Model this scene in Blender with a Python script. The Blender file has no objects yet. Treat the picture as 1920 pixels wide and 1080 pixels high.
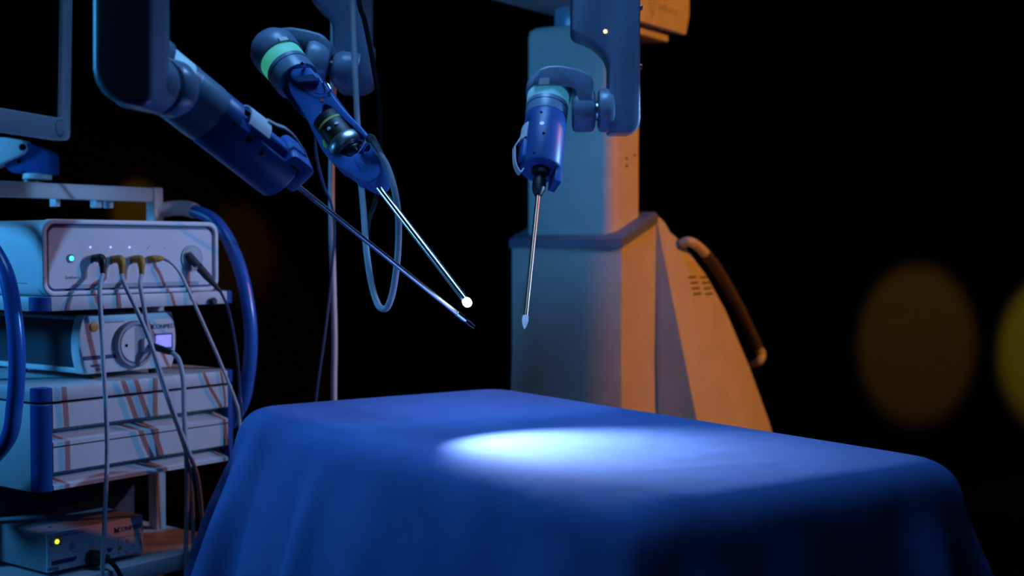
import bpy, bmesh, math, random
import numpy as np
from mathutils import Vector as V, Matrix

random.seed(4)
sc = bpy.context.scene
COL = sc.collection

# ------------------------------------------------------------------ camera
FPX = 2400.0                       # focal length for a 1920 px wide frame
CAMZ = 1.12
PITCH = math.atan(75.0 / FPX)      # the horizon lies 75 px above the centre
cam_d = bpy.data.cameras.new('camera')
cam_d.sensor_width = 36.0
cam_d.lens = 36.0 * FPX / 1920.0
cam_d.clip_start = 0.05
cam_d.dof.use_dof = True
cam_d.dof.focus_distance = 2.2
cam_d.dof.aperture_fstop = 2.8
cam = bpy.data.objects.new('camera', cam_d)
COL.objects.link(cam)
cam.location = (0, 0, CAMZ)
cam.rotation_euler = (math.pi / 2 - PITCH, 0, 0)
sc.camera = cam

# ------------------------------------------------------------------ world, lights, exposure
sc.view_settings.view_transform = 'Standard'
sc.view_settings.look = 'None'
sc.view_settings.gamma = 1.0
sc.view_settings.use_curve_mapping = False
sc.view_settings.exposure = 0.0
w = bpy.data.worlds.new('dark_studio')
sc.world = w
w.use_nodes = True
w.node_tree.nodes['Background'].inputs[0].default_value = (0.10, 0.22, 0.5, 1)
w.node_tree.nodes['Background'].inputs[1].default_value = 0.0015


def aim(o, target):
    o.rotation_euler = (V(target) - o.location).to_track_quat('-Z', 'Y').to_euler()


def lamp(name, kind, loc, target, color, power, size=0.3, angle=60, blend=0.3, size_y=None):
    d = bpy.data.lights.new(name, kind)
    d.color = color
    d.energy = power
    if kind == 'AREA':
        d.size = size
        if size_y:
            d.shape = 'RECTANGLE'
            d.size_y = size_y
    else:
        d.shadow_soft_size = size
        if kind == 'SPOT':
            d.spot_size = math.radians(angle)
            d.spot_blend = blend
    o = bpy.data.objects.new(name, d)
    COL.objects.link(o)
    o.location = loc
    aim(o, target)
    return o


lamp('cyan_side_light', 'SPOT', (-2.4, 2.25, 1.55), (0.1, 3.3, 1.32), (0.06, 0.43, 1.0), 110, 0.22, 100, 1.0)
lamp('cyan_rim_light', 'SPOT', (-2.2, 1.75, 1.62), (-0.5, 1.65, 1.5), (0.04, 0.45, 1.0), 60, 0.15, 22, 0.5)
oh = lamp('blue_overhead_light', 'AREA', (-0.1, 2.15, 3.1), (0.05, 2.40, 0.9), (0.17, 0.47, 1.0), 7.5, 0.9, size_y=0.9)
oh.data.spread = math.radians(75)
lamp('blue_front_fill', 'AREA', (-0.9, -0.9, 2.5), (0.0, 2.4, 1.2), (0.15, 0.45, 1.0), 0.9, 0.8, size_y=0.8)
lamp('blue_arm_fill', 'SPOT', (0.6, 2.6, 2.6), (-0.40, 1.86, 1.26), (0.22, 0.48, 1.0), 40, 0.10, 18, 0.6)  # added fill that brightens the upper side of the foreground arm
lamp('orange_robot_light', 'SPOT', (2.55, 2.32, 1.95), (0.40, 3.62, 1.22), (1.0, 0.30, 0.03), 165, 0.08, 42, 0.35)
lamp('orange_cart_light', 'SPOT', (1.9, 3.0, 2.1), (-0.78, 2.72, 0.70), (1.0, 0.27, 0.04), 62, 0.03, 25, 0.6)
lamp('blue_cart_light', 'SPOT', (1.25, 2.62, 1.50), (-0.74, 2.65, 0.80), (0.20, 0.50, 1.0), 85, 0.012, 34, 0.5)
# added spots: their pools on the black backdrop stand in for out-of-focus amber discs
lamp('added_amber_spot', 'SPOT', (2.06, 4.05, 2.86), (2.06, 6.5, 0.66), (1.0, 0.47, 0.035), 1000, 0.03, 11.8, 0.5)
lamp('added_yellow_spot', 'SPOT', (2.80, 4.05, 2.86), (2.76, 6.5, 0.62), (1.0, 0.68, 0.04), 2600, 0.03, 11.0, 0.5)
lamp('added_amber_spot', 'SPOT', (-1.90, 4.4, 2.90), (-1.90, 6.5, 1.30), (1.0, 0.42, 0.02), 900, 0.03, 6.5, 0.6)
lamp('added_amber_spot', 'SPOT', (-1.40, 4.4, 2.90), (-1.40, 6.5, 1.10), (1.0, 0.42, 0.02), 200, 0.03, 9.0, 0.6)

# ------------------------------------------------------------------ pixel rays -> world points at a chosen depth
CP, SP = math.cos(PITCH), math.sin(PITCH)


def ray(px, py):
    a = (px - 960.0) / FPX
    b = (540.0 - py) / FPX
    return V((a, CP + b * SP, -SP + b * CP))


def P(px, py, D):
    r = ray(px, py)
    return V((0, 0, CAMZ)) + r * (D / r.y)


def onplane(px, py, p0, n):
    r = ray(px, py)
    o = V((0, 0, CAMZ))
    return o + r * ((V(p0) - o).dot(n) / r.dot(n))


# ------------------------------------------------------------------ materials
MATS = {}


def mat(name, color, rough=0.45, metal=0.0, emit=None, estr=0.0, bump=0.0, bscale=200.0, var=0.06, spec=0.5, coat=0.0):
    m = bpy.data.materials.new(name)
    m.use_nodes = True
    nt = m.node_tree
    b = nt.nodes['Principled BSDF']
    b.inputs['Roughness'].default_value = rough
    b.inputs['Metallic'].default_value = metal
    b.inputs['Specular IOR Level'].default_value = spec
    b.inputs['Coat Weight'].default_value = coat
    tc = nt.nodes.new('ShaderNodeTexCoord')
    nz = nt.nodes.new('ShaderNodeTexNoise')
    nz.inputs['Scale'].default_value = 14.0
    nz.inputs['Detail'].default_value = 4.0
    nt.links.new(tc.outputs['Object'], nz.inputs['Vector'])
    rp = nt.nodes.new('ShaderNodeValToRGB')
    c0 = [max(0, c * (1 - var)) for c in color]
    c1 = [min(1, c * (1 + var)) for c in color]
    rp.color_ramp.elements[0].color = (*c0, 1)
    rp.color_ramp.elements[1].color = (*c1, 1)
    rp.color_ramp.elements[0].position = 0.3
    rp.color_ramp.elements[1].position = 0.7
    nt.links.new(nz.outputs['Fac'], rp.inputs['Fac'])
    nt.links.new(rp.outputs['Color'], b.inputs['Base Color'])
    if emit:
        b.inputs['Emission Color'].default_value = (*emit, 1)
        b.inputs['Emission Strength'].default_value = estr
    if bump:
        n2 = nt.nodes.new('ShaderNodeTexNoise')
        n2.inputs['Scale'].default_value = bscale
        n2.inputs['Detail'].default_value = 3.0
        nt.links.new(tc.outputs['Object'], n2.inputs['Vector'])
        bp = nt.nodes.new('ShaderNodeBump')
        bp.inputs['Strength'].default_value = bump
        bp.inputs['Distance'].default_value = 0.001
        nt.links.new(n2.outputs['Fac'], bp.inputs['Height'])
        nt.links.new(bp.outputs['Normal'], b.inputs['Normal'])
    MATS[name] = m
    return m


mat('black_cloth', (0.008, 0.008, 0.009), 0.95, spec=0.05)
mat('dark_floor', (0.012, 0.012, 0.014), 0.7, spec=0.2, bump=0.2, bscale=40)
mat('drape_blue', (0.095, 0.175, 0.46), 0.9, spec=0.12, bump=0.35, bscale=900, var=0.05)


def wrinkle(m, scale, dist, strength):
    # soft crumples of the cloth on top of its weave
    nt = m.node_tree
    b = nt.nodes['Principled BSDF']
    old = b.inputs['Normal'].links[0].from_node
    tc = [n for n in nt.nodes if n.type == 'TEX_COORD'][0]
    nz = nt.nodes.new('ShaderNodeTexNoise')
    nz.inputs['Scale'].default_value = scale
    nz.inputs['Detail'].default_value = 3.0
    nz.inputs['Distortion'].default_value = 0.3
    nt.links.new(tc.outputs['Object'], nz.inputs['Vector'])
    bp = nt.nodes.new('ShaderNodeBump')
    bp.inputs['Strength'].default_value = strength
    bp.inputs['Distance'].default_value = dist
    nt.links.new(nz.outputs['Fac'], bp.inputs['Height'])
    nt.links.new(old.outputs['Normal'], bp.inputs['Normal'])
    nt.links.new(bp.outputs['Normal'], b.inputs['Normal'])


wrinkle(MATS['drape_blue'], 6.0, 0.02, 0.30)
mat('robot_grey', (0.21, 0.30, 0.43), 0.29)
mat('robot_white', (0.56, 0.55, 0.53), 0.55, spec=0.35)
mat('trim_slate', (0.13, 0.16, 0.26), 0.5)
mat('grip_rubber', (0.06, 0.045, 0.065), 0.7)
mat('module_blue', (0.03, 0.095, 0.32), 0.38)
mat('holder_blue', (0.045, 0.15, 0.48), 0.40)
mat('cart_grey', (0.50, 0.51, 0.54), 0.5)
mat('cart_blue', (0.015, 0.07, 0.30), 0.4)
mat('tube_blue', (0.03, 0.12, 0.45), 0.25)
mat('device_white', (0.60, 0.62, 0.66), 0.45)
mat('device_panel', (0.55, 0.56, 0.62), 0.5)
mat('device_dark', (0.02, 0.035, 0.06), 0.6)
mat('device_grey', (0.28, 0.32, 0.38), 0.45)
mat('groove_blue', (0.03, 0.08, 0.20), 0.5)
mat('black_plastic', (0.008, 0.008, 0.010), 0.45)
mat('hole_black', (0.003, 0.003, 0.004), 0.9, spec=0.05)
mat('amber_plastic', (0.42, 0.19, 0.02), 0.5)
mat('cable_grey', (0.36, 0.40, 0.46), 0.5)
mat('cable_pale', (0.52, 0.54, 0.56), 0.5)
mat('cable_black', (0.006, 0.006, 0.008), 0.7, spec=0.15)
mat('cable_navy', (0.03, 0.06, 0.14), 0.5)
mat('chrome', (0.82, 0.82, 0.84), 0.16, metal=1.0)
mat('steel', (0.70, 0.70, 0.73), 0.34, metal=1.0)
mat('bronze_steel', (0.36, 0.20, 0.14), 0.34, metal=1.0)
mat('dark_steel', (0.12, 0.12, 0.13), 0.3, metal=1.0)
mat('white_label', (0.75, 0.75, 0.78), 0.6)
mat('navy_print', (0.02, 0.03, 0.12), 0.6)
mat('grey_print', (0.20, 0.22, 0.26), 0.6)
mat('embossed_print', (0.34, 0.33, 0.31), 0.6)
mat('yellow_print', (0.65, 0.50, 0.12), 0.6)
mat('green_label', (0.10, 0.55, 0.05), 0.6)
mat('red_print', (0.75, 0.10, 0.12), 0.6)
mat('orange_print', (0.60, 0.20, 0.05), 0.6)
mat('monitor_glass', (0.0015, 0.0015, 0.002), 0.6, spec=0.03)
mat('ring_green', (0.45, 0.6, 0.55), 0.5, emit=(0.05, 0.62, 0.38), estr=0.42)
mat('ring_cyan', (0.5, 0.6, 0.65), 0.5, emit=(0.05, 0.38, 0.62), estr=0.40)
mat('ring_blue', (0.5, 0.6, 0.65), 0.5, emit=(0.12, 0.42, 0.80), estr=0.55)
mat('led_green', (0.1, 0.8, 0.6), 0.5, emit=(0.08, 0.9, 0.55), estr=1.3)
mat('led_blue', (0.3, 0.3, 0.9), 0.5, emit=(0.25, 0.28, 1.0), estr=2.2)
mat('led_yellow', (0.9, 0.8, 0.2), 0.5, emit=(1.0, 0.82, 0.25), estr=4.0)
mat('led_lime', (0.8, 0.9, 0.1), 0.5, emit=(0.75, 0.9, 0.05), estr=1.5)
mat('lcd_violet', (0.2, 0.2, 0.5), 0.5, emit=(0.26, 0.25, 1.0), estr=0.95)
mat('scope_lens', (0.9, 0.95, 1.0), 0.3, emit=(0.85, 0.94, 1.0), estr=60.0)

# ------------------------------------------------------------------ object helpers
ORIG = {}


def thing(name, label, cat, loc, group=None):
    o = bpy.data.objects.new(name, None)
    o.empty_display_size = 0.05
    COL.objects.link(o)
    o.location = loc
    o['label'] = label
    o['category'] = cat
    if group:
        o['group'] = group
    ORIG[o] = V(loc)
    return o


def merge(*geos):
    v, f = [], []
    for gv, gf in geos:
        k = len(v)
        v += list(gv)
        f += [tuple(i + k for i in q) for q in gf]
    return v, f


def part(name, geo, m, parent=None, bevel=0.0, seg=2, sharp=38, loc=None, label=None):
    gv, gf = geo
    o0 = ORIG[parent] if parent is not None else (V(loc) if loc is not None else V((0, 0, 0)))
    bm = bmesh.new()
    vs = [bm.verts.new(V(p) - o0) for p in gv]
    for f in gf:
        try:
            bm.faces.new([vs[i] for i in f])
        except ValueError:
            pass
    bmesh.ops.recalc_face_normals(bm, faces=bm.faces)
    if bevel > 0:
        bm.edges.ensure_lookup_table()
        es = [e for e in bm.edges if len(e.link_faces) == 2 and e.calc_face_angle(0) > math.radians(28)]
        bmesh.ops.bevel(bm, geom=es, offset=bevel, offset_type='OFFSET', segments=seg, profile=0.5,
                        affect='EDGES', clamp_overlap=True)
    for f in bm.faces:
        f.smooth = True
    for e in bm.edges:
        if len(e.link_faces) == 2 and e.calc_face_angle(0) > math.radians(sharp):
            e.smooth = False
    me = bpy.data.meshes.new(name)
    bm.to_mesh(me)
    bm.free()
    me.materials.append(MATS[m])
    o = bpy.data.objects.new(name, me)
    COL.objects.link(o)
    if parent is not None:
        o.parent = parent
    else:
        o.location = o0
    if label:
        o['label'] = label
    ORIG[o] = o0
    return o


def tag(o, label, cat, group=None):
    o['label'] = label
    o['category'] = cat
    if group:
        o['group'] = group
    return o


def frame_of(axis, ref=None):
    a = V(axis).normalized()
    if ref is None:
        ref = V((0, 0, 1)) if abs(a.z) < 0.9 else V((1, 0, 0))
    x = V(ref) - a * V(ref).dot(a)
    x.normalize()
    return a, x, a.cross(x)


def lathe(o, axis, prof, seg=40, ref=None):
    a, x, y = frame_of(axis, ref)
    o = V(o)
    v, f, rings = [], [], []
    for t, r in prof:
        if r < 1e-6:
            rings.append([len(v)])
            v.append(o + a * t)
        else:
            rings.append(list(range(len(v), len(v) + seg)))
            for k in range(seg):
                th = 2 * math.pi * k / seg
                v.append(o + a * t + (x * math.cos(th) + y * math.sin(th)) * r)
    for A, B in zip(rings, rings[1:]):
        for k in range(seg):
            k2 = (k + 1) % seg
            if len(A) == 1 and len(B) == 1:
                break
            if len(A) == 1:
                f.append((A[0], B[k], B[k2]))
            elif len(B) == 1:
                f.append((A[k], A[k2], B[0]))
            else:
                f.append((A[k], A[k2], B[k2], B[k]))
    return v, f


def cyl(o, axis, t0, t1, r, b=0.0, r1=None, seg=40, ref=None):
    r1 = r if r1 is None else r1
    if b <= 0:
        pr = [(t0, 0), (t0, r), (t1, r1), (t1, 0)]
    else:
        q = b * 0.293
        pr = [(t0, 0), (t0, r - b), (t0 + q, r - q), (t0 + b, r), (t1 - b, r1), (t1 - q, r1 - q), (t1, r1 - b), (t1, 0)]
    return lathe(o, axis, pr, seg, ref)


def smooth_path(pts, n=8):
    pts = [V(p) for p in pts]
    out = []
    for i in range(len(pts) - 1):
        p0 = pts[i - 1] if i > 0 else pts[0] * 2 - pts[1]
        p1, p2 = pts[i], pts[i + 1]
        p3 = pts[i + 2] if i + 2 < len(pts) else pts[-1] * 2 - pts[-2]
        for k in range(n):
            t = k / n
            out.append(0.5 * ((2 * p1) + (p2 - p0) * t + (2 * p0 - 5 * p1 + 4 * p2 - p3) * t * t
                              + (3 * p1 - p0 - 3 * p2 + p3) * t ** 3))
    out.append(pts[-1])
    return out


def tube(pts, r, seg=12, n=8, smooth=True):
    path = smooth_path(pts, n) if smooth else [V(p) for p in pts]
    rs = r if isinstance(r, (list, tuple)) else None
    v, f = [], []
    t = (path[1] - path[0]).normalized()
    a, x, y = frame_of(t)
    N = len(path)
    for i, p in enumerate(path):
        t2 = (path[min(i + 1, N - 1)] - path[max(i - 1, 0)]).normalized()
        x = (x - t2 * x.dot(t2)).normalized()
        y = t2.cross(x)
        if rs:
            u = i / (N - 1) * (len(rs) - 1)
            k = min(int(u), len(rs) - 2)
            rr = rs[k] + (rs[k + 1] - rs[k]) * (u - k)
        else:
            rr = r
        for k in range(seg):
            th = 2 * math.pi * k / seg
            v.append(p + (x * math.cos(th) + y * math.sin(th)) * rr)
    for i in range(N - 1):
        for k in range(seg):
            k2 = (k + 1) % seg
            f.append((i * seg + k, i * seg + k2, (i + 1) * seg + k2, (i + 1) * seg + k))
    f.append(tuple(range(seg)))
    f.append(tuple((N - 1) * seg + k for k in range(seg)))
    return v, f


def prism(poly, vec):
    vec = V(vec)
    n = len(poly)
    v = [V(p) for p in poly] + [V(p) + vec for p in poly]
    f = [tuple(range(n)), tuple(range(2 * n - 1, n - 1, -1))]
    for i in range(n):
        j = (i + 1) % n
        f.append((i, j, n + j, n + i))
    return v, f


def resample(poly, n):
    poly = [V(p) for p in poly]
    L = [(poly[(i + 1) % len(poly)] - poly[i]).length for i in range(len(poly))]
    T = sum(L)
    out = []
    i, acc = 0, 0.0
    for k in range(n):
        d = T * k / n
        while acc + L[i] < d:
            acc += L[i]
            i += 1
        out.append(poly[i].lerp(poly[(i + 1) % len(poly)], (d - acc) / L[i]))
    return out


def ring_prism(outer, inner, vec):
    n = len(outer)
    vec = V(vec)
    v = list(outer) + list(inner) + [p + vec for p in outer] + [p + vec for p in inner]
    f = []
    for i in range(n):
        j = (i + 1) % n
        f.append((i, j, n + j, n + i))
        f.append((2 * n + i, 3 * n + i, 3 * n + j, 2 * n + j))
        f.append((i, 2 * n + i, 2 * n + j, j))
        f.append((n + i, n + j, 3 * n + j, 3 * n + i))
    return v, f


def obox(o, ax, ay, az, x0, x1, y0, y1, z0, z1):
    o, ax, ay, az = V(o), V(ax), V(ay), V(az)
    v = [o + ax * x + ay * y + az * z for x in (x0, x1) for y in (y0, y1) for z in (z0, z1)]
    f = [(0, 1, 3, 2), (4, 6, 7, 5), (0, 4, 5, 1), (2, 3, 7, 6), (0, 2, 6, 4), (1, 5, 7, 3)]
    return v, f


def rrect(x0, x1, y0, y1, r, n=6):
    out = []
    for cx, cy, a0 in ((x1 - r, y1 - r, 0), (x0 + r, y1 - r, 90), (x0 + r, y0 + r, 180), (x1 - r, y0 + r, 270)):
        for k in range(n + 1):
            a = math.radians(a0 + 90 * k / n)
            out.append((cx + r * math.cos(a), cy + r * math.sin(a)))
    return out


def lettering(text, size, o, xd, yd, align='CENTER', depth=0.0006, spacing=1.0):
    cu = bpy.data.curves.new('t', 'FONT')
    cu.body = text
    cu.size = size
    cu.align_x = align
    cu.align_y = 'CENTER'
    cu.extrude = depth
    cu.space_character = spacing
    cu.resolution_u = 3
    ob = bpy.data.objects.new('t', cu)
    COL.objects.link(ob)
    dg = bpy.context.evaluated_depsgraph_get()
    me = bpy.data.meshes.new_from_object(ob.evaluated_get(dg))
    xd, yd = V(xd).normalized(), V(yd).normalized()
    zd = xd.cross(yd)
    v = [V(o) + xd * p.co.x + yd * p.co.y + zd * p.co.z for p in me.vertices]
    f = [tuple(p.vertices) for p in me.polygons]
    bpy.data.objects.remove(ob)
    bpy.data.curves.remove(cu)
    bpy.data.meshes.remove(me)
    return v, f


Z = V((0, 0, 1))
X = V((1, 0, 0))
Y = V((0, 1, 0))

# ------------------------------------------------------------------ the setting


def struct(name, geo, m):
    o = part(name, geo, m)
    o['kind'] = 'structure'
    return o


struct('floor', obox((0, 0, 0), X, Y, Z, -4, 4.5, -1.5, 6.6, -0.1, 0), 'dark_floor')
struct('wall_back', obox((0, 0, 0), X, Y, Z, -4, 4.5, 6.5, 6.6, 0, 3.4), 'black_cloth')
struct('wall_left', obox((0, 0, 0), X, Y, Z, -4.1, -4, -1.5, 6.6, 0, 3.4), 'black_cloth')
struct('wall_right', obox((0, 0, 0), X, Y, Z, 4.5, 4.6, -1.5, 6.6, 0, 3.4), 'black_cloth')
struct('wall_front', obox((0, 0, 0), X, Y, Z, -4, 4.5, -1.6, -1.5, 0, 3.4), 'black_cloth')
struct('ceiling', obox((0, 0, 0), X, Y, Z, -4, 4.5, -1.5, 6.6, 3.4, 3.5), 'black_cloth')

# ------------------------------------------------------------------ operating table and its drape
TC = V((0.066, 2.27, 0.0))
TU = V((-0.572, 0.820, 0)).normalized()
TV = V((0.820, 0.572, 0)).normalized()
TOPZ = 0.80
TA, TB = 0.636, 0.333


def simulate_cloth(a, b, drop, sp=0.0215, steps=170, iters=10, seed=3):
    """drop a rectangular sheet over a slab with rounded edges (position based dynamics)"""
    nx = int(round(2 * (a + drop) / sp))
    ny = int(round(2 * (b + drop) / sp))
    U = np.linspace(-a - drop, a + drop, nx)
    W = np.linspace(-b - drop, b + drop, ny)
    Q = np.zeros((ny, nx, 3))
    Q[:, :, 0] = U[None, :]
    Q[:, :, 1] = W[:, None]
    rng = np.random.default_rng(seed)
    Q[:, :, 2] = rng.normal(0, .001, (ny, nx))
    du, dv, R = U[1] - U[0], W[1] - W[0], .042
    pin = (np.abs(Q[:, :, 0]) < a - .04) & (np.abs(Q[:, :, 1]) < b - .04)
    Q[pin, 2] = 0.
    wt = np.where(pin, 0., 1.)[:, :, None]
    Pv = Q.copy()
    dt = 1 / 60.

    def con(A, B, wa, wb, L, k):
        d = B - A
        l = np.sqrt((d * d).sum(-1, keepdims=True)) + 1e-9
        c = d * ((l - L) / l * k / np.maximum(wa + wb, 1e-9))
        A += c * wa
        B -= c * wb

    def batch(dy, dx, L, k):
        for c in (0, 1):
            if dy == 0:
                j = np.array([q for q in range(nx - dx) if (q // dx) % 2 == c])
                A, B = Q[:, j], Q[:, j + dx]
                con(A, B, wt[:, j], wt[:, j + dx], L, k)
                Q[:, j] = A
                Q[:, j + dx] = B
            else:
                i = np.array([q for q in range(ny - dy) if (q // dy) % 2 == c])
                q0, q1 = (slice(0, nx - dx), slice(dx, nx)) if dx >= 0 else (slice(-dx, nx), slice(0, nx + dx))
                A, B = Q[i, q0], Q[i + dy, q1]
                con(A, B, wt[i, q0], wt[i + dy, q1], L, k)
                Q[i, q0] = A
                Q[i + dy, q1] = B
    dd = np.hypot(du, dv)
    for t in range(steps):
        vel = (Q - Pv) * (.965 if t < steps - 40 else .9)
        Pv = Q.copy()
        Q += (vel + np.array([0, 0, -9.8 * dt * dt])) * wt
        for it in range(iters):
            batch(0, 1, du, 1.)
            batch(1, 0, dv, 1.)
            batch(1, 1, dd, .35)
            batch(1, -1, dd, .35)
            if it % 2 == 0:
                batch(0, 2, 2 * du, .5)
                batch(2, 0, 2 * dv, .5)
                batch(0, 4, 4 * du, .15)
                batch(4, 0, 4 * dv, .15)
            qx = np.abs(Q[:, :, 0]) - (a - R)
            qy = np.abs(Q[:, :, 1]) - (b - R)
            qz = Q[:, :, 2] + R
            ox, oy, oz = np.maximum(qx, 0), np.maximum(qy, 0), np.maximum(qz, 0)
            dist = np.sqrt(ox * ox + oy * oy + oz * oz)
            hit = (dist < R) & (dist > 1e-6) & ~pin
            f = np.where(hit, (R - dist) / np.maximum(dist, 1e-6), 0)
            Q[:, :, 0] += f * ox * np.sign(Q[:, :, 0])
            Q[:, :, 1] += f * oy * np.sign(Q[:, :, 1])
            Q[:, :, 2] += f * oz
            deep = (dist <= 1e-6) & ~pin
            if deep.any():
                m = deep & (qx > qy)
                Q[:, :, 0] = np.where(m, np.sign(Q[:, :, 0]) * a, Q[:, :, 0])
                m = deep & (qx <= qy)
                Q[:, :, 1] = np.where(m, np.sign(Q[:, :, 1]) * b, Q[:, :, 1])
            np.maximum(Q[:, :, 2], -.78, out=Q[:, :, 2])
    return Q


def build_drape():
    Q = simulate_cloth(TA, TB, 0.40)
    ny, nx, _ = Q.shape
    # the stiff sheet flares outwards and falls in a few broad folds
    x, y, dz = Q[:, :, 0].copy(), Q[:, :, 1].copy(), .42 * (1 - np.exp(-np.maximum(-Q[:, :, 2] - .03, 0) / .42))
    ox, oy = np.sign(x) * np.maximum(np.abs(x) - TA + .06, 0), np.sign(y) * np.maximum(np.abs(y) - TB + .06, 0)
    ol = np.maximum(np.hypot(ox, oy), 1e-5)
    fl = .20 * dz + np.where((x > TA - .02) & (y < -TB + .02), .16, 0) * dz
    for s0, sl, wd, am in ((.40, .25, .05, .14), (.20, .35, .035, .13), (.02, .15, .06, .08), (-.22, -.3, .05, .10), (-.42, .1, .05, .09)):
        fl += np.where(y < -TB + .05, am * dz * np.exp(-((x - s0 - sl * dz) / wd) ** 2), 0)
    for s0, sl, wd, am in ((.05, .2, .06, .05), (-.16, -.2, .05, .05)):
        fl += np.where(x < -TA + .05, am * dz * np.exp(-((y - s0 - sl * dz) / wd) ** 2), 0)
    Q[:, :, 0] += fl * ox / ol
    Q[:, :, 1] += fl * oy / ol
    # shallow creases pressed into the top of the sheet
    rng = np.random.default_rng(11)
    for k in range(9):
        cu, cv = rng.uniform(-TA, TA), rng.uniform(-TB, TB)
        an = rng.uniform(0, math.pi)
        x, y = Q[:, :, 0] - cu, Q[:, :, 1] - cv
        s, c = x * math.cos(an) + y * math.sin(an), -x * math.sin(an) + y * math.cos(an)
        Q[:, :, 2] += .0022 * np.exp(-(c / .018) ** 2 - (s / .12) ** 2)
    vs = [TC + TU * q[0] + TV * q[1] + Z * (TOPZ + q[2]) for q in Q.reshape(-1, 3)]
    fs = [(j * nx + i, j * nx + i + 1, (j + 1) * nx + i + 1, (j + 1) * nx + i)
          for j in range(ny - 1) for i in range(nx - 1)]
    o = part('surgical_drape', (vs, fs), 'drape_blue', loc=TC + Z * TOPZ, sharp=180)
    s = o.modifiers.new('smooth', 'SUBSURF')
    s.levels = 1
    s.render_levels = 2
    tag(o, 'plain blue surgical drape hanging over the table, lit by a white pool of light', 'drape')
    return o


build_drape()
ot = thing('operating_table', 'table hidden under the blue surgical drape', 'table', TC)
part('table_top', obox(TC, TU, TV, Z, -TA + .075, TA - .075, -TB + .075, TB - .075, TOPZ - .06, TOPZ - .006), 'cart_grey', ot, .012)
part('column', obox(TC, TU, TV, Z, -.16, .16, -.10, .10, .1, TOPZ - .07), 'cart_grey', ot, .02)
part('base', obox(TC, TU, TV, Z, -.42, .42, -.2, .2, 0, .1), 'cart_grey', ot, .02)

# ------------------------------------------------------------------ robot bases: pedestal, column, boom


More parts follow.
